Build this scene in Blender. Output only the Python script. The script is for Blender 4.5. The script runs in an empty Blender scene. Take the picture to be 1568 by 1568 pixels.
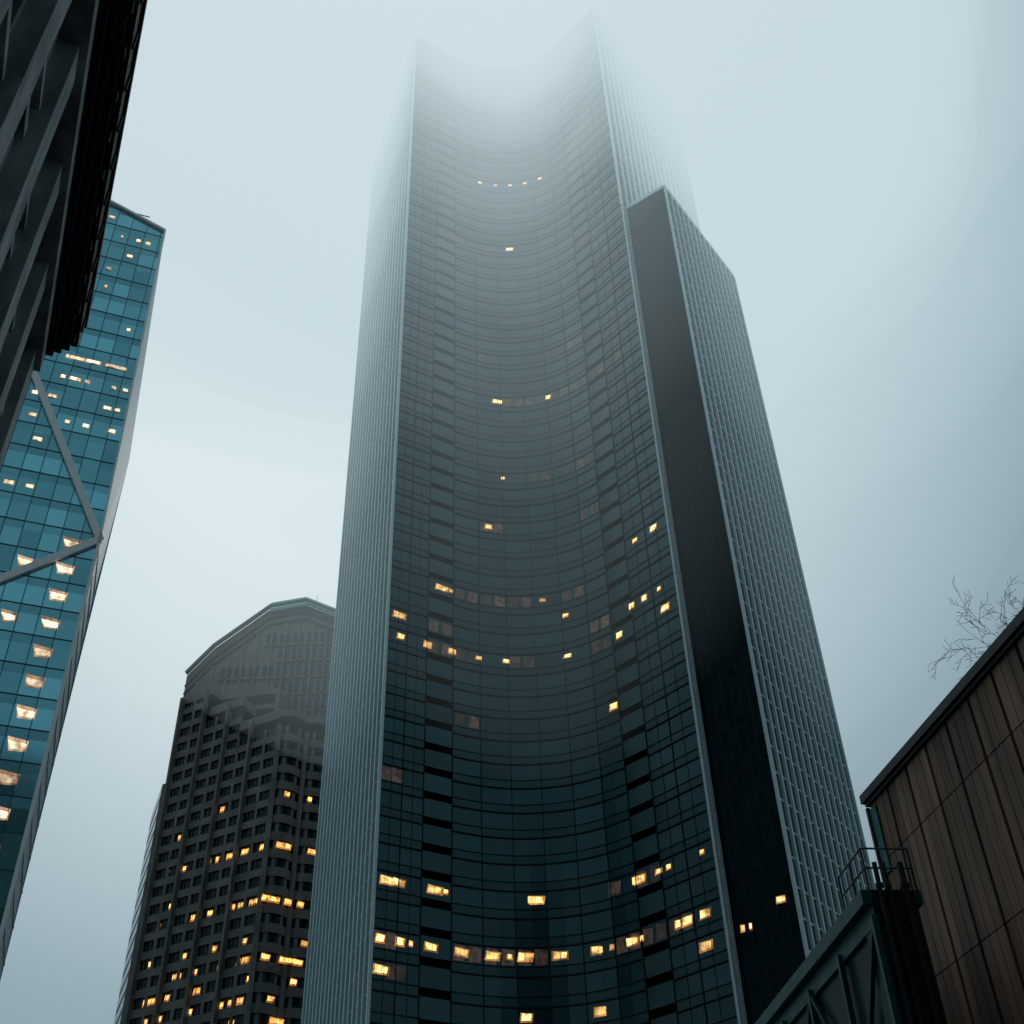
import bpy, math, random, bmesh
from mathutils import Vector, Matrix, noise as mnoise
random.seed(7)
S=bpy.context.scene
S.view_settings.view_transform='Standard'
S.view_settings.look='None'
S.view_settings.exposure=0
V=Vector
# ------------------------------------------------------------ camera
TH=math.radians(39.7); PH=math.radians(2.01)
cam=bpy.data.cameras.new('camera'); co=bpy.data.objects.new('camera',cam)
S.collection.objects.link(co); S.camera=co
R0=V((1,0,0)); U0=V((0,-math.sin(TH),math.cos(TH))); F=V((0,math.cos(TH),math.sin(TH)))
R=R0*math.cos(PH)-U0*math.sin(PH); U=R0*math.sin(PH)+U0*math.cos(PH)
co.matrix_world=Matrix((( R.x,U.x,-F.x,0),(R.y,U.y,-F.y,0),(R.z,U.z,-F.z,0),(0,0,0,1)))
cam.sensor_width=36; cam.lens=41.33; cam.clip_end=6000; cam.clip_start=0.05
# ------------------------------------------------------------ world: foggy overcast sky
w=bpy.data.worlds.new("World"); S.world=w; w.use_nodes=True
w.cycles.sampling_method='NONE'
n=w.node_tree; bg=n.nodes['Background']; wo=n.nodes['World Output']
sky=n.nodes.new('ShaderNodeTexSky'); sky.sky_type='NISHITA'; sky.sun_disc=False
sky.sun_elevation=math.radians(50); sky.sun_rotation=math.radians(-14); sky.dust_density=6
n.links.new(sky.outputs[0],bg.inputs[0]); bg.inputs[1].default_value=0.003
tc=n.nodes.new('ShaderNodeTexCoord'); dt=n.nodes.new('ShaderNodeVectorMath'); dt.operation='DOT_PRODUCT'
az,el=math.radians(-12),math.radians(49)
dt.inputs[1].default_value=(math.sin(az)*math.cos(el),math.cos(az)*math.cos(el),math.sin(el))
n.links.new(tc.outputs['Generated'],dt.inputs[0])
ramp=n.nodes.new('ShaderNodeValToRGB'); cr_=ramp.color_ramp; cr_.interpolation='B_SPLINE'
cr_.elements[0].position=0.0; cr_.elements[0].color=(.17,.24,.27,1)
cr_.elements[1].position=1.0; cr_.elements[1].color=(.645,.755,.795,1)
for p,c in ((.60,(.17,.25,.285,1)),(.77,(.19,.28,.33,1)),(.84,(.26,.37,.42,1)),(.89,(.38,.50,.55,1)),(.93,(.49,.61,.66,1)),(.965,(.61,.725,.77,1))):
    e=cr_.elements.new(p); e.color=c
ns=n.nodes.new('ShaderNodeTexNoise'); ns.inputs['Scale'].default_value=2.2; ns.inputs['Detail'].default_value=3
n.links.new(tc.outputs['Generated'],ns.inputs[0])
ma=n.nodes.new('ShaderNodeMath'); ma.operation='MULTIPLY_ADD'; ma.inputs[1].default_value=.03
n.links.new(ns.outputs[0],ma.inputs[0])
mb_=n.nodes.new('ShaderNodeMath'); mb_.operation='SUBTRACT'; mb_.inputs[1].default_value=.015
n.links.new(dt.outputs['Value'],ma.inputs[2]); n.links.new(ma.outputs[0],mb_.inputs[0]); n.links.new(mb_.outputs[0],ramp.inputs[0])
bg2=n.nodes.new('ShaderNodeBackground'); n.links.new(ramp.outputs[0],bg2.inputs[0]); bg2.inputs[1].default_value=1
ad=n.nodes.new('ShaderNodeAddShader'); n.links.new(bg.outputs[0],ad.inputs[0]); n.links.new(bg2.outputs[0],ad.inputs[1]); n.links.new(ad.outputs[0],wo.inputs[0])
sl=bpy.data.lights.new('sun','SUN'); sl.energy=0.5; sl.angle=math.radians(30); sl.color=(1,.96,.9)
so=bpy.data.objects.new('sun',sl); S.collection.objects.link(so)
sd=V((math.sin(az)*math.cos(el),math.cos(az)*math.cos(el),math.sin(el)))
so.rotation_euler=sd.to_track_quat('Z','Y').to_euler()
# ------------------------------------------------------------ materials
def mat(name,col,rough=.5,metal=0,ior=1.45,noise=None,attr=False,tint=None):
    M=bpy.data.materials.new(name); M.use_nodes=True; n=M.node_tree; b=n.nodes['Principled BSDF']
    b.inputs['Base Color'].default_value=(*col,1); b.inputs['Roughness'].default_value=rough
    b.inputs['Metallic'].default_value=metal; b.inputs['IOR'].default_value=ior
    if tint: b.inputs['Specular Tint'].default_value=(*tint,1)
    src=None
    if noise:
        tc=n.nodes.new('ShaderNodeTexCoord'); mp=n.nodes.new('ShaderNodeMapping'); mp.inputs['Scale'].default_value=noise[0]
        ns=n.nodes.new('ShaderNodeTexNoise'); ns.inputs['Scale'].default_value=1; ns.inputs['Detail'].default_value=6
        n.links.new(tc.outputs['Object'],mp.inputs[0]); n.links.new(mp.outputs[0],ns.inputs[0])
        mr=n.nodes.new('ShaderNodeMapRange'); mr.inputs[1].default_value=.3; mr.inputs[2].default_value=.7
        mr.inputs[3].default_value=1-noise[1]; mr.inputs[4].default_value=1+noise[1]
        n.links.new(ns.outputs[0],mr.inputs[0]); src=mr.outputs[0]
    if attr:
        at=n.nodes.new('ShaderNodeAttribute'); at.attribute_name='rnd'
        mr=n.nodes.new('ShaderNodeMapRange'); mr.inputs[3].default_value=1-attr; mr.inputs[4].default_value=1+attr
        n.links.new(at.outputs['Fac'],mr.inputs[0])
        if src:
            mm=n.nodes.new('ShaderNodeMath'); mm.operation='MULTIPLY'; n.links.new(src,mm.inputs[0]); n.links.new(mr.outputs[0],mm.inputs[1]); src=mm.outputs[0]
        else: src=mr.outputs[0]
    if src:
        vm=n.nodes.new('ShaderNodeVectorMath'); vm.operation='SCALE'; vm.inputs[0].default_value=col
        n.links.new(src,vm.inputs['Scale']); n.links.new(vm.outputs[0],b.inputs['Base Color'])
    return M
def emis(name,col,st,base=(.02,.02,.02)):
    M=bpy.data.materials.new(name); M.use_nodes=True; n=M.node_tree; b=n.nodes['Principled BSDF']
    M.cycles.emission_sampling='NONE'
    b.inputs['Base Color'].default_value=(*base,1); b.inputs['Emission Color'].default_value=(*col,1)
    b.inputs['Roughness'].default_value=.2
    at=n.nodes.new('ShaderNodeAttribute'); at.attribute_name='rnd'
    mr=n.nodes.new('ShaderNodeMapRange'); mr.inputs[3].default_value=st*.4; mr.inputs[4].default_value=st*1.5
    n.links.new(at.outputs['Fac'],mr.inputs[0])
    tc=n.nodes.new('ShaderNodeTexCoord'); ns=n.nodes.new('ShaderNodeTexNoise'); ns.inputs['Scale'].default_value=1.1; ns.inputs['Detail'].default_value=2
    n.links.new(tc.outputs['Object'],ns.inputs[0])
    m2=n.nodes.new('ShaderNodeMapRange'); m2.inputs[1].default_value=.35; m2.inputs[2].default_value=.6; m2.inputs[3].default_value=.35; m2.inputs[4].default_value=1.2
    n.links.new(ns.outputs[0],m2.inputs[0])
    mm=n.nodes.new('ShaderNodeMath'); mm.operation='MULTIPLY'; n.links.new(mr.outputs[0],mm.inputs[0]); n.links.new(m2.outputs[0],mm.inputs[1])
    n.links.new(mm.outputs[0],b.inputs['Emission Strength'])
    return M
TT=(.50,.92,1.0)
M_front=mat('tinted_curtain_glass',(.010,.039,.048),.17,ior=1.6,attr=.6,tint=TT)
M_spand=mat('spandrel_glass',(.010,.038,.047),.2,ior=1.56,attr=.4,tint=TT)
M_line=mat('dark_mullion',(.003,.010,.013),.6,ior=1.3)
M_black=mat('recess_black',(.002,.004,.005),.8,ior=1.1)
M_rib=mat('pale_aluminium_rib',(.60,.75,.79),.45)
M_side=mat('side_glass',(.02,.055,.065),.12,ior=1.6,attr=.3,tint=TT)
M_dark=mat('dark_reflection_glass',(.002,.010,.013),.25,ior=1.18,attr=.5,tint=TT)  # near-black base and low IOR stand in for dark buildings it would reflect
M_darkline=mat('dark_face_joint',(.012,.035,.04),.5,ior=1.2)
M_roof=mat('roof_gravel',(.12,.13,.13),.9)
M_warm=emis('window_glow_warm',(1,.41,.08),.55)
M_core=emis('ceiling_lamp_core',(1,.62,.20),2.0)
M_dim=emis('window_glow_dim',(1,.68,.52),.035)
M_f5=mat('teal_mirror_glass',(.24,.62,.72),.12,metal=.85,attr=.30)
M_f5s=mat('teal_mirror_spandrel',(.19,.51,.60),.18,metal=.8,attr=.2)
M_f5l=mat('f5_mullion',(.03,.10,.12),.4)
M_white=mat('white_steel_brace',(.90,.94,.94),.4)
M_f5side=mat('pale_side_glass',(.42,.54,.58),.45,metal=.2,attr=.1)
M_peach=emis('window_glow_peach',(1,.58,.36),.45)
M_peachc=emis('peach_core',(1,.76,.48),1.7)
M_gran=mat('brown_granite',(.150,.146,.138),.7,noise=((.3,.3,.3),.25),attr=.15)
M_gwin=mat('granite_window',(.006,.013,.016),.12,ior=1.35,attr=.4,tint=TT)
M_green=mat('green_copper_trim',(.30,.62,.56),.5)
M_oran=emis('window_glow_orange',(1,.34,.06),.55)
M_oranc=emis('orange_core',(1,.54,.13),2.0)
# ------------------------------------------------------------ mesh builder
class MB:
    def __init__(s): s.v=[];s.f=[];s.m=[];s.r=[];s.mats=[]
    def mi(s,m):
        if m not in s.mats: s.mats.append(m)
        return s.mats.index(m)
    def face(s,pts,m,r=None):
        i=len(s.v); s.v+= [tuple(p) for p in pts]; s.f.append(tuple(range(i,i+len(pts))))
        s.m.append(s.mi(m)); s.r.append(random.random() if r is None else r)
    def box(s,o,a,b,c,m,r=None):
        o=V(o);a=V(a);b=V(b);c=V(c)
        if a.cross(b).dot(c)<0: a,b=b,a
        P=[o,o+a,o+a+b,o+b,o+c,o+a+c,o+a+b+c,o+b+c]
        i=len(s.v); s.v+=[tuple(p) for p in P]; k=s.mi(m); r=random.random() if r is None else r
        for q in ((3,2,1,0),(4,5,6,7),(0,1,5,4),(1,2,6,5),(2,3,7,6),(3,0,4,7)):
            s.f.append(tuple(i+j for j in q)); s.m.append(k); s.r.append(r)
    def beam(s,p,q,wd,m,up=(0,0,1),h=None):
        p=V(p);q=V(q);d=q-p; sd=d.cross(V(up))
        if sd.length<1e-6: sd=d.cross(V((1,0,0)))
        sd.normalize(); u=sd.cross(d).normalized(); h=h or wd
        s.box(p-sd*wd/2-u*h/2,d,sd*wd,u*h,m)
    def tube(s,p,q,r1,r2,m,n=5):
        p=V(p);q=V(q);d=(q-p).normalized(); a=d.orthogonal().normalized(); b=d.cross(a)
        i=len(s.v);k=s.mi(m)
        for c,r in ((p,r1),(q,r2)):
            for j in range(n):
                t=2*math.pi*j/n; s.v.append(tuple(c+a*math.cos(t)*r+b*math.sin(t)*r))
        for j in range(n):
            s.f.append((i+j,i+(j+1)%n,i+n+(j+1)%n,i+n+j)); s.m.append(k); s.r.append(.5)
    def prism(s,poly,z0,z1,m):
        k=len(poly)
        for i in range(k):
            p,q=poly[i],poly[(i+1)%k]
            s.face([(*p,z0),(*q,z0),(*q,z1),(*p,z1)],m,.5)
        s.face([(*p,z1) for p in poly],m,.5); s.face([(*p,z0) for p in poly[::-1]],m,.5)
    def obj(s,name,parent=None):
        me=bpy.data.meshes.new(name); me.from_pydata(s.v,[],s.f)
        for m in s.mats: me.materials.append(m)
        me.polygons.foreach_set('material_index',s.m)
        a=me.attributes.new('rnd','FLOAT','FACE'); a.data.foreach_set('value',s.r)
        me.update(); o=bpy.data.objects.new(name,me); S.collection.objects.link(o)
        if parent: o.parent=parent
        return o
def empty(name):
    e=bpy.data.objects.new(name,None); S.collection.objects.link(e); return e
def outn(p,q):
    d=(V((q[0],q[1],0))-V((p[0],p[1],0))).normalized(); return V((d.y,-d.x,0))
def dirn(p,q): return (V((q[0],q[1],0))-V((p[0],p[1],0))).normalized()
def P3(p,z): return V((p[0],p[1],z))
def quad(mb,p,q,z0,z1,m,off=0,r=None):
    n=outn(p,q)*off
    mb.face([P3(p,z0)+n,P3(q,z0)+n,P3(q,z1)+n,P3(p,z1)+n],m,r)
def lerp(p,q,t): return (p[0]+(q[0]-p[0])*t,p[1]+(q[1]-p[1])*t)
GZ=-1.7
UP=V((0,0,1))
# ============================================================ main skyscraper
T=empty('curved_skyscraper')
FH=3.95; ZT=285.0
A=(-20,152.5); C=(24.6,146.4); R1=(47.3,175.2); L=(-34.4,187)
key=[A,(-17.1,154.3),(-14.2,156.1),(-10.2,158.6),(-6,160.7),(-1.5,161.95),(3,162.1),(7.6,161.2),(11.8,159.1),(15.2,156.4),(18.4,153.2),(21.5,149.8),C]
def cr(a,b,c,d,t):
    return tuple(.5*((2*b[k])+(-a[k]+c[k])*t+(2*a[k]-5*b[k]+4*c[k]-d[k])*t*t+(-a[k]+3*b[k]-3*c[k]+d[k])*t**3) for k in (0,1))
bays=[]
for i in range(12):
    p,q=key[i],key[i+1]
    if 3<=i<=8: bays.append([p,cr(key[i-1],p,q,key[i+2],.5),q])
    else: bays.append([p,q])
g=MB(); ln=MB()
DASH=(2,9)
z0s=[54.3+FH*k for k in range(-14,60)]
z0s=[z for z in z0s if z>GZ and z+FH<ZT+1]
for z in z0s:
    fl=random.random()
    for bi,b in enumerate(bays):
        rr=.5+(random.random()-.5)*.8
        if random.random()<.06: rr=1.5
        for p,q in zip(b[:-1],b[1:]):
            n=outn(p,q)
            if bi in DASH:
                d=-1.1
                quad(g,p,q,z+.0,z+2.75,M_front,0,rr)
                a0,b0=P3(p,0),P3(q,0); zz=UP
                g.face([a0+zz*(z+2.75)+n*d,b0+zz*(z+2.75)+n*d,b0+zz*(z+FH)+n*d,a0+zz*(z+FH)+n*d],M_black)
                for h in (2.75,FH): g.face([a0+zz*(z+h),b0+zz*(z+h),b0+zz*(z+h)+n*d,a0+zz*(z+h)+n*d],M_black)
                for e in (a0,b0): g.face([e+zz*(z+2.75),e+zz*(z+FH),e+zz*(z+FH)+n*d,e+zz*(z+2.75)+n*d],M_black)
            else:
                quad(g,p,q,z,z+2.55,M_front,0,rr)
                quad(g,p,q,z+2.55,z+FH,M_spand,0,.5+.3*(fl-.5)+.1*random.random())
                ln.box(P3(p,z+2.5),P3(q,0)-P3(p,0),n*.16,V((0,0,.18)),M_line)
                ln.box(P3(p,z+FH-.08),P3(q,0)-P3(p,0),n*.08,V((0,0,.13)),M_line)
zt2=z0s[-1]+FH
for bi,b in enumerate(bays):
    for p,q in zip(b[:-1],b[1:]): quad(g,p,q,zt2,ZT,M_spand,0,.5)
    n=outn(b[0],b[1]); d=dirn(b[0],b[1])
    ln.box(P3(b[0],GZ)-d*.05,d*.10,n*.12,V((0,0,ZT-GZ)),M_line)
    if bi<2 or bi>9:
        ln.box(P3(lerp(b[0],b[-1],.5),GZ)-d*.03,d*.06,n*.06,V((0,0,ZT-GZ)),M_line)
g.obj('concave_curtain_wall',T); ln.obj('floor_lines',T)
def ribface(p,q,z0,z1,name,sp=2.3,rw=.3):
    g=MB(); n=outn(p,q); d=dirn(p,q); Ln=(P3(q,0)-P3(p,0)).length; N=round(Ln/sp)
    for z in [z for z in z0s if z>=z0-FH and z<z1]:
        a=max(z,z0); b=min(z+2.4,z1); c=min(z+FH,z1)
        for k in range(N):
            pp=lerp(p,q,k/N); qq=lerp(p,q,(k+1)/N)
            quad(g,pp,qq,a,b,M_side)
            if c>b: quad(g,pp,qq,b,c,M_side)
        g.box(P3(p,b-.1),d*Ln,n*.12,V((0,0,.24)),M_rib)
    for k in range(N+1):
        pp=P3(p,z0)+d*(Ln*k/N)
        g.box(pp-d*rw/2,d*rw,n*.42,V((0,0,z1-z0)),M_rib)
    return g.obj(name,T)
ribface(L,A,GZ,ZT,'ribbed_side_wall',2.3,.62)
HD=202.5
D0=(25.65,147.73); D1=(33.2,142.6); E=(50.1,166.3); Fp=(43,171.75)
ribface(C,R1,HD,ZT,'ribbed_upper_side_wall',2.3,.45)
g=MB(); ns=outn(C,D0)
quad(g,C,D0,GZ,HD,M_side)
for t in (.02,.5,.95):
    g.box(P3(lerp(C,D0,t),GZ),V((.15,.19,0)),ns*.35,V((0,0,HD-GZ)),M_rib)
for z in z0s:
    if z+2.5<HD: g.box(P3(C,z+2.3),P3(D0,0)-P3(C,0),ns*.12,V((0,0,.2)),M_rib)
g.obj('corner_strip',T)
g=MB(); nd=outn(D0,D1); dd=V((*D1,0))-V((*D0,0)); N=7
for z in z0s:
    if z>HD: break
    for k in range(N):
        quad(g,lerp(D0,D1,k/N),lerp(D0,D1,(k+1)/N),z,min(z+2,HD),M_dark)
        if z+2<HD: quad(g,lerp(D0,D1,k/N),lerp(D0,D1,(k+1)/N),z+2,min(z+FH,HD),M_dark)
    g.box(P3(D0,z+1.98),dd,nd*.04,V((0,0,.1)),M_darkline); g.box(P3(D0,z),dd,nd*.04,V((0,0,.1)),M_darkline)
for k in range(1,N):
    g.box(P3(lerp(D0,D1,k/N),GZ),V((.1,-.07,0)),nd*.07,V((0,0,HD-GZ)),M_darkline)
g.obj('dark_block_wall',T)
ribface(D1,E,GZ,HD,'ribbed_block_side_wall',2.3,.40)
g=MB()
quad(g,E,Fp,GZ,HD,M_side)
g.face([P3(D0,HD),P3(D1,HD),P3(E,HD),P3(Fp,HD)],M_roof)
B1=(36,214); B2=(-16,221)
quad(g,Fp,R1,GZ,HD,M_side); quad(g,R1,B1,GZ,ZT,M_side); quad(g,B1,B2,GZ,ZT,M_side); quad(g,B2,L,GZ,ZT,M_side)
poly=[]
for b in bays: poly+= [P3(p,ZT) for p in b[:-1]]
poly+=[P3(C,ZT),P3(R1,ZT),P3(B1,ZT),P3(B2,ZT),P3(L,ZT)]
g.face(poly,M_roof)
for a,b in ((D0,D1),(D1,E)):
    n=outn(a,b); g.box(P3(a,HD),P3(b,0)-P3(a,0),n*.3,V((0,0,.9)),M_rib)
g.obj('rear_walls_and_roof',T)
# lit windows: (position along the bays, floor, half width, kind)
LIT=[(4.28,45,.5,1),(5.05,45,.5,1),(5.83,45,.5,1),(6.57,45,.5,1),(7.36,45,.5,1),(5.66,39,.9,2),(4.88,27,1.1,2),(7.0,27,.8,2),
(4.4,19,.7,2),(5.0,22,.35,1),(2.55,15,1.3,2),(2.9,15,.4,1),(6.35,15,.5,1),(7.15,14,.5,1),(.55,13,1.2,2),(.65,12,.7,2),(2.03,12,.7,2),(2.98,12,.8,2),
(3.96,12,.6,1),(4.94,12,.5,1),(7.12,12,.7,1),(9.32,12,.7,2),(10.5,16,.5,1),(11.4,16,.8,2),(10.0,13,.6,2),(10.6,13,.6,2),(11.3,13,.4,1),(11.45,12,.9,2),
(8.77,9,.8,2),(.5,2,1.1,2),(1.0,2,1.0,2),(2.45,2,1.2,2),(2.8,2,.4,1),(5.65,2,1.3,2),(9.1,2,1.3,2),(9.9,2,.6,1),(10.3,2,.4,1),(8.1,2,.5,0),(11.6,2,.4,1),
(.3,0,.7,2),(1.15,0,.7,2),(1.6,0,.3,1),(2.35,0,1.0,2),(3.32,0,1.1,2),(4.29,0,1.1,2),(5.27,0,1.1,2),(6.31,0,1.1,2),(7.44,0,1.0,2),(8.62,0,1.2,2),
(10.4,0,.5,2),(10.75,0,.9,2),(11.43,0,1.0,2),(11.3,-1,1.1,2),(.4,-1,1.1,2),(5.24,-2,.8,2),(7.4,-2,.9,2),
(4.8,0,.35,1),(7.9,0,.3,1),(9.0,0,.3,1),(1.0,-1,.4,0),(3.0,39,.4,0),(4.6,39,.4,0)]
g=MB()
def ptalong(u):
    i=int(u); b=bays[i]; t=u-i
    if len(b)==3:
        p,q=(b[0],b[1]) if t<.5 else (b[1],b[2]); t=(t*2)%1
    else: p,q=b
    return lerp(p,q,t),dirn(p,q),outn(p,q)
def litq(g,c,d,n,zc,hw,hh,m,off):
    o=P3(c,zc)+n*off; sk=random.uniform(.05,.3)*min(1,hw)
    g.face([o-d*hw-UP*hh,o+d*(hw-sk)-UP*hh,o+d*hw+UP*hh*.8,o-d*(hw-sk)+UP*hh],m)
for u,k,hw,kd in LIT:
    c,d,n=ptalong(u); z=54.3+FH*k
    if kd==0: litq(g,c,d,n,z+1.3,1.4,1.0,M_dim,.03); continue
    litq(g,c,d,n,z+1.35,hw+.12,.66 if kd==2 else .42,M_warm,.03)
    sp=random.uniform(-.25,.25)*hw
    if kd==2 and hw>.95:   # two ceiling lamps seen through the pane
        w1=hw*random.uniform(.35,.55); w2=hw*.86-w1*.98
        litq(g,P3(c,0)-d*(hw*.86-w1),d,n,z+1.42,w1,.50,M_core,.05); litq(g,P3(c,0)+d*(hw*.86-w2),d,n,z+1.36,w2*.9,.42,M_core,.05)
    else: litq(g,c,d,n,z+1.42,hw*.86,.46 if kd==2 else .28,M_core,.05)
for k,a,b in ((12,0,9),(13,1.5,9),(15,3,8),(9,1,6),(19,4,9),(27,4,11),(22,5,9),(5,9,11),(0,0,11),(2,7,10.8),(30,2,9),(6,0,4)):
    for i in range(int(a),int(b)):
        if random.random()<.42:
            for uu in (.25,.75):
                c,d,n=ptalong(i+uu); litq(g,c,d,n,54.3+FH*k+1.3,.9,1.1,M_dim,.02)
dn=dirn(D0,D1)
for t,z,hw in ((.78,54.3,.55),(.84,54.3,.3),(.18,52,.35),(.3,52,.25)):
    litq(g,lerp(D0,D1,t),dn,nd,z+1,hw,.5,M_warm,.10); litq(g,lerp(D0,D1,t),dn,nd,z+1.05,hw*.7,.3,M_core,.12)
g.obj('lit_windows',T)

# ============================================================ braced glass tower (left)
G=empty('braced_glass_tower')
c0=V((-54.9,121.4,0)); fd=V((-.929,-.370,0)); fn=V((.370,-.929,0))
FF=4.22; zn=98.3; BW=2.4; NB=24
def cx(z): return 0 if z<zn else (z-zn)/(164-zn)*1.9
def fp(s,z): return c0+fd*s+UP*z
g=MB()
nf=int((164-GZ)/FF)
def ztop(s): return 164+.39*s
for k in range(nf+9):
    z=zn-FF*24+FF*k+.9
    if z<GZ: continue
    for i in range(NB):
        s0=i*BW; s1=s0+BW
        if z>ztop(s1): continue
        for (za,zb,m_) in ((z,z+2.9,M_f5),(z+2.9,z+FF,M_f5s)):
            a=max(s0,cx(za)) if i==0 else s0; b=max(s0,cx(zb)) if i==0 else s0
            if za>ztop(s0)+.1 : continue
            t0=min(zb,ztop(s0)); t1=min(zb,ztop(s1))
            tl=[random.uniform(-.012,.012) for _ in range(2)]   # panes are never perfectly coplanar
            g.face([fp(s1,za)+fn*(tl[0]+.015),fp(a,za)+fn*(tl[1]+.015),fp(b,t0)+fn*.015,fp(s1,t1)+fn*(.015+tl[0]-tl[1])],m_)
        g.box(fp(max(s0,cx(z)+.1) if i==0 else s0,z-.06)-fn*.05,fd*(BW-(cx(z)+.1 if i==0 else 0)),fn*.13,UP*.14,M_f5l)
for i in range(1,NB):
    g.box(fp(i*BW-.05,GZ)-fn*.05,fd*.1,fn*.16,UP*(ztop(i*BW)-GZ),M_f5l)
sl0=V((-60.0,135.3,0)); top=fp(1.9,164); nodeP=fp(0,zn); bend=V((-59.7,135.3,125.6))
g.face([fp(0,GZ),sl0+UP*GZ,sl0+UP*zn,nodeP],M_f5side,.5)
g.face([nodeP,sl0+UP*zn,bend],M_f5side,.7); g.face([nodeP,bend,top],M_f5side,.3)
g.obj('glass_walls',G)
g=MB()
def br(p,q,wd=1.0): g.beam(p+fn*.30,q+fn*.30,wd,M_white,up=fn,h=.5)
br(fp(0,zn),fp(34,zn+34*1.89)); br(fp(0,zn),fp(40,zn-40*.864)); 
br(fp(0,zn),fp(0,GZ),.4); br(fp(0,zn),fp(1.9,164),.3); br(fp(1.9,164),fp(40,164+.39*38),.4)
for k in range(0,24):
    z=zn-FF*k
    g.beam(fp(0,z),sl0+UP*z+V((.12,0,0)),.15,M_white)
g.obj('steel_braces',G)
g=MB()
for k in range(0,14):
    z=zn-FF*k-FF+1.0+.9
    for s,hw in ((3.4,1.15),(8.3,.95),(13.2,1.0),(18,.9)):
        if s>4 and random.random()<.2: continue
        if k==0 and s>9: continue
        o=fp(s,z+1.2)+fn*.09; sk=.45
        g.face([o+fd*(hw-sk)-UP*1.0,o-fd*(hw)-UP*.9,o-fd*(hw+.1)+UP*.45,o+fd*(hw)+UP*.8],M_peach)
        o+=fn*.03+UP*-.1; hw*=.9
        g.face([o+fd*(hw-sk*1.2)-UP*.65,o-fd*(hw)-UP*.6,o-fd*(hw)+UP*.15,o+fd*(hw)+UP*.4],M_peachc)
def zk(k): return zn+FF*k+.9+1.6
rs=random.Random(3)
small=[]
for k in range(1,17):
    for i in range(1,18):
        if rs.random()<(.36 if k<9 else .34): small.append((k,i*BW+1.2+rs.uniform(-.5,.5),rs.uniform(.15,.5)))
for k,s,hw in [(7,4.2,1.0),(7,7,.9),(7,9.3,.9),(7,2.8,.5),(6,9,.5),(6,10.4,.3),(6,7,.3),(5,11,.5),(5,12.6,.3),(14,4,.35),(14,5.5,.3),(5,2,.35),(6,1.6,.35),(4,2,.4)]: small.append((k,s,hw))
for jj,(k,s,hw) in enumerate(small):
    z=zk(k)
    if z>ztop(s)-2: continue
    o=fp(s,z)+fn*(.09+jj*.0006)
    g.face([o+fd*hw*1.3-UP*.34,o-fd*hw*1.3-UP*.34,o-fd*hw*1.3+UP*.34,o+fd*hw*1.3+UP*.34],M_peach)
    o+=fn*.03
    g.face([o+fd*hw-UP*.28,o-fd*hw-UP*.28,o-fd*hw+UP*.28,o+fd*hw+UP*.28],M_peachc)
g.obj('lit_windows',G)
g=MB(); far=c0+fd*(NB*BW); bk=V((-.379,.925,0))*36
g.face([far+UP*GZ,far+bk+UP*GZ,far+bk+UP*180,far+UP*180],M_f5s); g.face([sl0+UP*GZ,far+bk+UP*GZ,far+bk+UP*150,bend],M_f5s)
g.face([top,fp(NB*BW,ztop(NB*BW)),far+bk+UP*180,bend],M_roof)
g.obj('rear_and_roof',G)

# ============================================================ granite tower with vaulted crown
K=empty('granite_vaulted_tower')
a0=(-82.5,251); a1=(-54.8,236.5); a2=(-38,247.5)
g=MB(); FG=3.95
wave=[]
nW=30
for i in range(nW+1):
    t=i/nW; p=lerp(a1,a2,t); nn=outn(a1,a2); o=1.5*abs(math.sin(t*math.pi*3))-.2
    wave.append((p[0]+nn.x*o,p[1]+nn.y*o))
nl=outn(a0,a1); dl=dirn(a0,a1); LL=(P3(a1,0)-P3(a0,0)).length
def topz(x): return 152 if x<.3 else (146 if x<.62 else 139)
z=104-FG*27
while z<153:
    for i in range(8):
        t0=i/8;t1=(i+1)/8
        if z+FG>topz((t0+t1)/2)+.1: continue
        p=lerp(a0,a1,t0); q=lerp(a0,a1,t1)
        quad(g,p,q,z+1.7,z+FG,M_gwin,-.45)
        g.box(P3(p,z)-nl*.5,P3(q,0)-P3(p,0),nl*.5,UP*1.7,M_gran)
        g.box(P3(p,z)-nl*.5-dl*.35+UP*1.7,dl*.7,nl*(.95 if i%2==0 else .55),UP*(FG-1.7),M_gran)
        for s in (.33,.66):
            g.box(P3(lerp(p,q,s),z+1.7)-nl*.44-dl*.05,dl*.10,nl*.15,UP*(FG-1.7),M_gran)
    if z+FG<139:
        for j,(p,q) in enumerate(zip(wave[:-1],wave[1:])):
            n=outn(p,q)
            quad(g,p,q,z+1.9,z+FG,M_gwin,-.5)
            quad(g,p,q,z,z+1.9,M_gran,0,.5)
            g.face([P3(p,z),P3(q,z),P3(q,z)-n*.7,P3(p,z)-n*.7],M_gran,.5)
            g.face([P3(p,z+1.9),P3(q,z+1.9),P3(q,z+1.9)-n*.7,P3(p,z+1.9)-n*.7],M_gran,.5)
            if j%5==2: g.box(P3(p,z+1.9)-n*.48,P3(q,0)-P3(p,0),n*.3,UP*(FG-1.9),M_gran)
        for t in (0,.333,.666):
            p=lerp(a1,a2,t); nn=outn(a1,a2); g.box(P3(p,z)-V((.5,0,0)),V((1,0,0)),nn*.5,UP*FG,M_gran)
    z+=FG
for lo,hi,h in ((0,.3,152),(.3,.62,146),(.62,1,139)):
    p=lerp(a0,a1,lo);q=lerp(a0,a1,hi)
    g.prism([p,q,(q[0]+3,q[1]+9),(p[0]+3,p[1]+9)],h-1.5,h+.8,M_gran)
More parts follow.
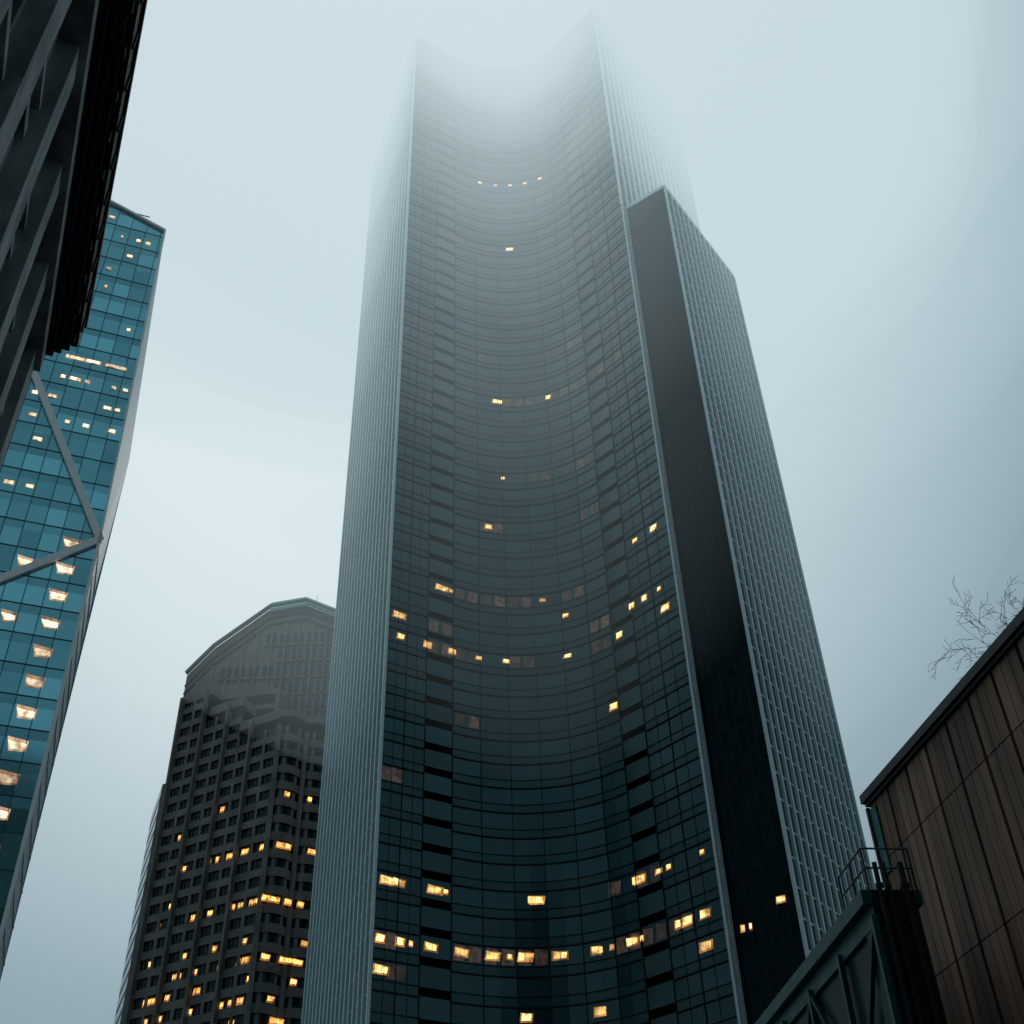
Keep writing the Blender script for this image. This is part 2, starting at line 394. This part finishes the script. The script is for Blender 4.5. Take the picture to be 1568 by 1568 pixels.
for i in range(0,8,2):
    g.box(P3(lerp(a0,a1,i/8),GZ)-dl*.3,dl*.6,nl*1.0,UP*(topz(i/8+.01)-GZ),M_gran)
g.prism(wave+[(-34,256),(-52,252)],138,139.8,M_gran)
g.obj('lower_facades',K)
g=MB()
g.prism([(a0[0]+.5,a0[1]+.5),(a1[0],a1[1]+1),(-38.5,248.8),(-34,290),(-84,290)],GZ,136,M_gwin)
g.prism([(-91.5,269),(-84.6,252.5),(-82.4,251.6),(-80,285),(-92,290)],GZ,130,M_gran)
for k in range(34):
    zz=k*FG-1
    if zz>126: break
    quad(g,(-91.5,269),(-84.6,252.5),zz+1.4,zz+FG,M_gwin,.05)
g.obj('body',K)
g=MB(); YF=253.0
prof=[(-83.5,136),(-83.5,160),(-77.5,168),(-64,180),(-55,181.5),(-47,177.5),(-36,167),(-31,160),(-31,136)]
g.face([(x,YF,z) for x,z in prof],M_gran,.4)
g.face([(x,YF+38,z) for x,z in prof[::-1]],M_gran,.4)
for p,q in zip(prof[:-1],prof[1:]):
    g.face([(p[0],YF,p[1]),(q[0],YF,q[1]),(q[0],YF+38,q[1]),(p[0],YF+38,p[1])],M_gran,.6)
def ph(x):
    for p,q in zip(prof[:-1],prof[1:]):
        if p[0]<=x<=q[0] and q[0]>p[0]: return p[1]+(q[1]-p[1])*(x-p[0])/(q[0]-p[0])
    return 160
for r_ in range(7):
    zz=139+r_*4.9
    for i in range(15):
        x=-82+i*3.5
        if zz+3.4>ph(x)-5 or zz+3.4>ph(x+2.6)-5: continue
        wd=2.7
        if i>5 or r_%2==0:
            g.box((x,YF-.02,zz),(wd,0,0),(0,.012,0),(0,0,3.5),M_gwin)
            g.box((x-.2,YF-.6,zz-.5),(wd+.4,0,0),(0,.55,0),(0,0,.45),M_gran)
            g.box((x+wd/2-.1,YF-.12,zz),(.2,0,0),(0,.09,0),(0,0,3.5),M_gran)
for i in range(14):
    x=-79.5+i*3.5
    g.box((x-1.25,YF-.6,137),(.5,0,0),(0,.58,0),(0,0,max(3,ph(x-1.1)-6-137)),M_gran)
for dz in (3.2,5.4):
    for p,q in zip(prof[1:-2],prof[2:-1]):
        g.beam((p[0],YF-.2,p[1]-dz),(q[0],YF-.2,q[1]-dz),.5,M_gwin,h=.3)
for p,q in zip(prof[1:-2],prof[2:-1]):
    P=V((p[0],YF-.9,p[1]+.3)); Q_=V((q[0],YF-.9,q[1]+.3))
    if p[0]>=-68 and q[0]<=-30:
        g.beam(P,Q_,1.7,M_green,h=.5); g.beam(P-UP*2.0,Q_-UP*2.0,1.2,M_green,h=.3)
        for s in range(5):
            c=P.lerp(Q_,s/5); g.beam(c,c-UP*2,.25,M_green,up=(0,1,0))
    else: g.beam(P,Q_,1.2,M_gran,h=.6)
g.tube((-53,YF+3,181),(-53,YF+3,186),.12,.05,M_gran)
g.prism([(-81,250.7),(-58,247.2),(-57,252.9),(-81,252.9)],138,152,M_gran)
for k in range(3):
    quad(g,(-80,250.55),(-59,247.35),140+k*4,142.6+k*4,M_gwin,.05)
g.obj('vaulted_crown',K)
g=MB()
def lg(u,k,hw):
    if u<=1: c=lerp(a0,a1,u); d,n=dl,nl; off=-.38
    else: c=lerp(a1,a2,u-1); d,n=dirn(a1,a2),outn(a1,a2); off=1.35
    o=P3(c,104+FG*k+2.75)+n*off
    g.face([o-d*hw-UP*.75,o+d*(hw-.2)-UP*.75,o+d*hw+UP*.6,o-d*(hw-.2)+UP*.75],M_oran); o=o+n*.04+UP*.1
    g.face([o-d*hw*.8-UP*.45,o+d*hw*.7-UP*.45,o+d*hw*.8+UP*.35,o-d*hw*.7+UP*.45],M_oranc)
LG=[(.12,0,.6),(.27,0,.8),(.68,0,1.1),(.81,0,1.1),(.97,0,1.2),(1.2,0,1.3),(1.5,0,1.2),(.5,0,.6),(.42,-3,.7),(.83,-3,.9),(.96,-3,.7),(1.12,-3,.9),(1.3,-3,.5),
 (.22,-6,.8),(.5,-6,1.1),(.72,-6,.8),(.93,-6,1.2),(1.1,-6,1.1),(1.3,-6,1.2),(1.45,-6,1.2),(.33,-6,.5),(.12,-7,1),(.3,-7,.8),(.55,-7,1.1),(.85,-8,1),(1.5,-5,.9),(.65,-5,.8),(.4,-5,.7),(.25,-8,1.1),(.5,-8,.9),(.1,-5,.6),(.14,-8,.8),(1.2,-8,.9),
 (1.15,3,.8),(1.42,3,.6),(.55,3,.7),(.2,-2,.5),(.18,2,.5),(.9,-5,.8),(1.25,-9,1),(.3,-9,.9)]
for k in (-6,-7,-8,-9,-3,-3,0,0):
    for u in range(2,30):
        if random.random()<.16: LG.append((u/20+.02,k,random.uniform(.4,1.0)))
for u,k,hw in LG: lg(u,k,hw)
g.obj('lit_windows',K)

# ============================================================ corniced stone building (near, left)
N_=empty('corniced_stone_building')
M_stone=mat('weathered_stone',(.30,.33,.34),.85,noise=((1.5,1.5,.6),.45))
M_soff=mat('dark_cornice_metal',(.014,.020,.023),.6,noise=((2,2,2),.5),ior=1.3)
M_nwin=mat('dark_window',(.006,.010,.012),.1,ior=1.35)  # one even dark glass colour
e=V((-.4056,.914,0)); nn=V((.914,.4056,0))
Wc=V((-13.43,21.91,0))
HC=25.0
g=MB(); LEN=46
g.box(Wc-nn*14+UP*GZ,nn*14,-e*LEN,UP*(HC+3.2-GZ),M_stone)
s=0.0
while s<LEN:
    g.box(Wc-e*(s+.0)+UP*GZ,-e*.9,nn*.45,UP*(HC-1.0-GZ),M_stone)
    for kz in range(7):
        z=HC-3.6-kz*3.9
        if z<0: break
        g.box(Wc-e*(s+1.15)+UP*z,-e*1.75,nn*.02,UP*2.6,M_nwin)
        g.box(Wc-e*(s+1.0)+UP*(z-.25),-e*2.05,nn*.22,UP*.22,M_stone)
        g.box(Wc-e*(s+1.0)+UP*(z+2.62),-e*2.05,nn*.16,UP*.3,M_stone)
        g.box(Wc-e*(s+1.98)+UP*z,-e*.08,nn*.08,UP*2.6,M_soff)
    s+=3.1
g.box(Wc+UP*(HC-1.0),-e*LEN,nn*.62,UP*.55,M_stone)
g.obj('street_wall',N_)
g=MB()
for d_,z_,h_ in ((.62,-.45,.25),(.80,-.2,.22),(.98,.02,.2),(1.16,.22,.25),(1.34,.47,.9),(1.42,1.37,.25)):
    g.box(Wc+e*(.0+d_*.14)+UP*(HC+z_),-e*LEN,nn*d_,UP*h_,M_soff)
s=.3
while s<LEN:
    g.box(Wc-e*s+nn*.99+UP*(HC+.06),-e*.28,nn*.28,UP*.16,M_soff)
    g.box(Wc-e*s+nn*1.342+UP*(HC+.62),-e*.1,nn*.05,UP*.6,M_soff)
    s+=1.15
g.obj('cornice',N_)

# ============================================================ panel-clad building (near, right)
Q=empty('panel_clad_building')
M_pan=mat('ribbed_brown_panels',(.30,.175,.115),.75,noise=((1.3,1.3,.10),.5),attr=.16)
M_cap=mat('dark_roof_cap',(.012,.014,.016),.5); M_teal=mat('faded_teal_panel',(.04,.17,.18),.6,noise=((3,3,3),.5)); M_joint=mat('panel_joint',(.012,.011,.011),.9)
kd=V((.19,-.9818,0)); kn=V((-.9818,-.19,0)); K0=V((11.9,37.7,0)); HR=17.75; KL=34
g=MB()
g.box(K0-kn*5+UP*GZ,kn*4.9,kd*KL,UP*(HR-GZ),M_joint)
s=0
while s<KL:
    wd=1.45
    for za,zb in ((HR-2.1,HR),(HR-6.3,HR-2.14),(HR-10.5,HR-6.34),(GZ,HR-10.54)):
        nr=6; r_=random.random()
        for j in range(nr):     # vertical boards
            o=K0+kd*(s+.09+j*(wd-.12)/nr)-kn*.1+UP*za
            g.box(o,kd*((wd-.12)/nr-.015),kn*(.12+.01*(j%2)),UP*(zb-za),M_pan,min(1,max(0,r_+random.uniform(-.3,.3))))
    s+=wd
g.obj('panel_wall',Q)
g=MB()
g.box(K0+kn*.25-kd*.12+UP*HR,kd*KL,-kn*5.5,UP*.3,M_cap)
g.box(K0+kn*.16-kd*.02+UP*(HR-.14),kd*KL,-kn*.25,UP*.12,M_cap)
g.box(K0+kn*.05-kd*.02+UP*(HR-2.6),kd*.55,kn*.05,UP*2.3,M_teal)
g.box(K0+kn*.05-kd*.05+UP*GZ,kd*.12,kn*.12,UP*(HR-GZ-.2),M_cap)
g.obj('roof_cap_and_trim',Q)

# ============================================================ green steel skybridge
B=empty('green_steel_skybridge')
M_gst=mat('green_painted_steel',(.018,.125,.125),.45,noise=((2,2,2),.3)); M_gdk=mat('dark_green_steel',(.006,.042,.044),.5); M_rail=mat('grey_handrail',(.03,.045,.048),.4)
N0=V((9.15,30.7,0)); bd=V((-.105,.9945,0)); bn=V((-.9945,-.105,0)); BL=34
g=MB()
g.box(N0+UP*5.0-bn*1.2,bd*BL,bn*1.1,UP*6.6,M_gdk)
g.box(N0+UP*11.62-bn*1.4,bd*BL,bn*1.65,UP*.38,M_gst)
g.box(N0+UP*11.1-bn*.1,bd*BL,bn*.12,UP*.5,M_gst)
g.box(N0+UP*7.2-bn*.1,bd*BL,bn*.25,UP*.4,M_gst)
for i in range(12):
    p=N0+bd*(i*3)+bn*.06
    g.beam(p+UP*7.4,p+UP*11.3,.16,M_gst,up=bd)
    q=p+bd*3
    g.beam(p+UP*(7.5 if i%2 else 11.2),q+UP*(11.2 if i%2 else 7.5),.12,M_gdk,up=bn)
g.obj('truss',B)
g=MB()
for i in range(3):
    p=N0+bd*(i*1.0)+UP*12
    g.tube(p,p+UP*1.15,.035,.035,M_rail)
for h in (.6,1.15):
    g.tube(N0+UP*(12+h),N0+bd*2+UP*(12+h),.03,.03,M_rail)
    g.tube(N0+UP*(12+h),N0-bn*1.3+UP*(12+h),.03,.03,M_rail)
g.tube(N0-bn*1.3+UP*12,N0-bn*1.3+UP*13.15,.035,.035,M_rail)
g.obj('handrail',B)
g=MB()
for o_,r_ in ((.25,.07),(.5,.05),(.95,.09)):
    b0=N0-bn*o_-bd*.12
    g.tube(b0+UP*GZ,b0+UP*12.7,r_,r_,M_rail,8)
    for z in range(2,13,2): g.tube(b0+UP*z,b0+UP*(z+.12),r_*1.6,r_*1.6,M_rail,8)
g.box(N0-bn*1.2+UP*GZ-bd*.02,bd*.9,bn*1.2,UP*(13.7),M_gdk)
g.obj('end_post_and_pipes',B)

# ============================================================ bare street tree
M_bark=mat('bark',(.05,.045,.04),.9)
g=MB(); rt=random.Random(11)
def branch(p,d,ln_,r,lv):
    segs=4 if lv else 3; c=p
    for i in range(segs):
        j=.04 if lv==0 else .17
        d=(d+V((rt.uniform(-j,j),rt.uniform(-j,j),rt.uniform(-.05,.12)))).normalized()
        q=c+d*ln_/segs; r2=r*(1-.16*(i+1)/1.5) if lv else r*.90
        g.tube(c,q,r,max(r2,.008),M_bark,6 if lv<2 else 3)
        if lv<6 and (i>0 or lv>0):
            kk=7 if lv==0 else (2 if lv<4 else 1)
            a0_=rt.uniform(0,6.28)
            for q_ in range(kk):
                a=a0_+q_*6.28/kk+rt.uniform(-.3,.3); sd_=d.orthogonal().normalized(); sd_.rotate(Matrix.Rotation(a,3,d))
                nd_=(d*.75+sd_*rt.uniform(.6,1.0)+UP*.10).normalized()
                f=rt.uniform(.26,.32) if lv==0 else rt.uniform(.5,.62)
                if rt.random()<(1.0 if lv<3 else .66): branch(q,nd_,ln_*f,max(r2*.5,.009),lv+1)
        c=q; r=max(r2,.008)
branch(V((26.2,38.5,GZ)),V((0,0,1)),21.3,.26,0)
g.obj('bare_tree')

# ============================================================ street and added dark blocks behind the viewer
M_asph=mat('asphalt',(.05,.05,.052),.9,noise=((.5,.5,.5),.2)); M_conc=mat('sidewalk_concrete',(.22,.22,.21),.9,noise=((.7,.7,.7),.15)); M_paint=mat('road_paint',(.7,.7,.66),.7)
g=MB(); g.face([(-3000,-3000,GZ-.02),(3000,-3000,GZ-.02),(3000,3000,GZ-.02),(-3000,3000,GZ-.02)],M_asph); g.obj('ground')
g=MB(); r0=V((4.5,0,GZ-.012)); sdv=V((.914,.4056,0))
g.face([r0-sdv*6-e*60,r0+sdv*3.5-e*60,r0+sdv*3.5+e*90,r0-sdv*6+e*90],M_asph)
g.obj('road')
g=MB()
for i in range(-12,20): 
    p=r0-sdv*1.2+e*(i*4)+UP*.008; g.face([p,p+sdv*.12,p+sdv*.12+e*2,p+e*2],M_paint)
g.obj('lane_marking')
g=MB(); g.box(Wc-e*46+UP*(GZ-.01),nn*3.6,e*60,UP*.13,M_conc); g.obj('pavement')
M_blk=mat('added_block_concrete',(.07,.075,.08),.8); M_bw=mat('added_block_window_band',(.01,.014,.016),.2)
for (x0,y0,wx,wy,h) in ((-95,-95,50,40,120),(-44,-100,62,45,160),(19,-98,62,42,145),(82,-90,44,40,120)):  # unseen blocks, added so the lower tower glass reflects something dark
    ob=empty('added_dark_block'); g=MB()
    g.box((x0,y0,GZ),(wx,0,0),(0,wy,0),(0,0,h),M_blk)
    for k in range(int(h/4)-1): g.box((x0+1,y0+wy+.003,GZ+2+k*4),(wx-2,0,0),(0,.1,0),(0,0,2.1),M_bw)
    for i in range(int(wx/6)): g.box((x0+i*6+.5,y0+wy+.004,GZ),(.8,0,0),(0,.5,0),(0,0,h),M_blk)
    g.box((x0+8,y0+8,GZ+h),(wx-16,0,0),(0,wy-16,0),(0,0,5),M_blk)
    g.obj('walls_and_windows',ob)

# ============================================================ low cloud wrapping the skyscraper
fe=empty('fog')
def volmat(name,rho,col):  # emission put into the fog to imitate daylight scattered inside it
    M=bpy.data.materials.new(name); M.use_nodes=True; n=M.node_tree; n.nodes.clear()
    o=n.nodes.new('ShaderNodeOutputMaterial'); a=n.nodes.new('ShaderNodeAddShader')
    ab=n.nodes.new('ShaderNodeVolumeAbsorption'); ab.inputs[0].default_value=(0,0,0,1); ab.inputs['Density'].default_value=rho
    em=n.nodes.new('ShaderNodeEmission'); em.inputs[0].default_value=(*col,1); em.inputs[1].default_value=rho
    n.links.new(ab.outputs[0],a.inputs[0]); n.links.new(em.outputs[0],a.inputs[1]); n.links.new(a.outputs[0],o.inputs['Volume'])
    M.cycles.homogeneous_volume=True; M.cycles.emission_sampling='NONE'
    return M
def cloud(name,c,s,rho,col,amp=.10,seed=0):
    bm=bmesh.new(); bmesh.ops.create_icosphere(bm,subdivisions=6,radius=1)
    for v in bm.verts:
        f=1+amp*mnoise.noise(v.co*1.6+V((seed*7.3,seed*3.1,1.7)))*(1.0 if v.co.z>-.55 else .35)
        v.co=V((v.co.x*f*s[0]+c[0],v.co.y*f*s[1]+c[1],v.co.z*f*s[2]+c[2]))
    me=bpy.data.meshes.new(name); bm.to_mesh(me); bm.free()
    o=bpy.data.objects.new(name,me); S.collection.objects.link(o); o.parent=fe
    me.materials.append(volmat(name,rho,col))
def rho_t(z): return .095*math.exp((z-285)/20)+.026*math.exp((z-285)/62)+.0001
#    bottom, semi-x, colour, semi-y, centre x, centre y
lay=[(80,150,(.53,.68,.73),85,5,165),(135,150,(.56,.70,.75),92,10,170),(180,170,(.595,.715,.76),105,-18,180),(212,150,(.62,.735,.78),110,-12,182),(240,112,(.66,.77,.81),100,-12,182),(262,82,(.68,.785,.82),92,0,182)]
prev=0
for i,(zb,rx,col,ry,cx_,cy_) in enumerate(lay):
    nxt=lay[i+1][0] if i+1<len(lay) else 286
    r_=rho_t((zb+nxt)/2+4)
    cloud('cloud_layer_%d'%i,(cx_,cy_,330),(rx,ry,330-zb),r_-prev,col,.14 if i else .1,i); prev=r_
for j,(s_,rho) in enumerate(((1.3,.011),(.9,.016))):
    cloud('cloud_puff_%d'%j,(56,164,266),(42*s_,46*s_,48*s_),rho,(.59,.71,.755),.3,9+j)
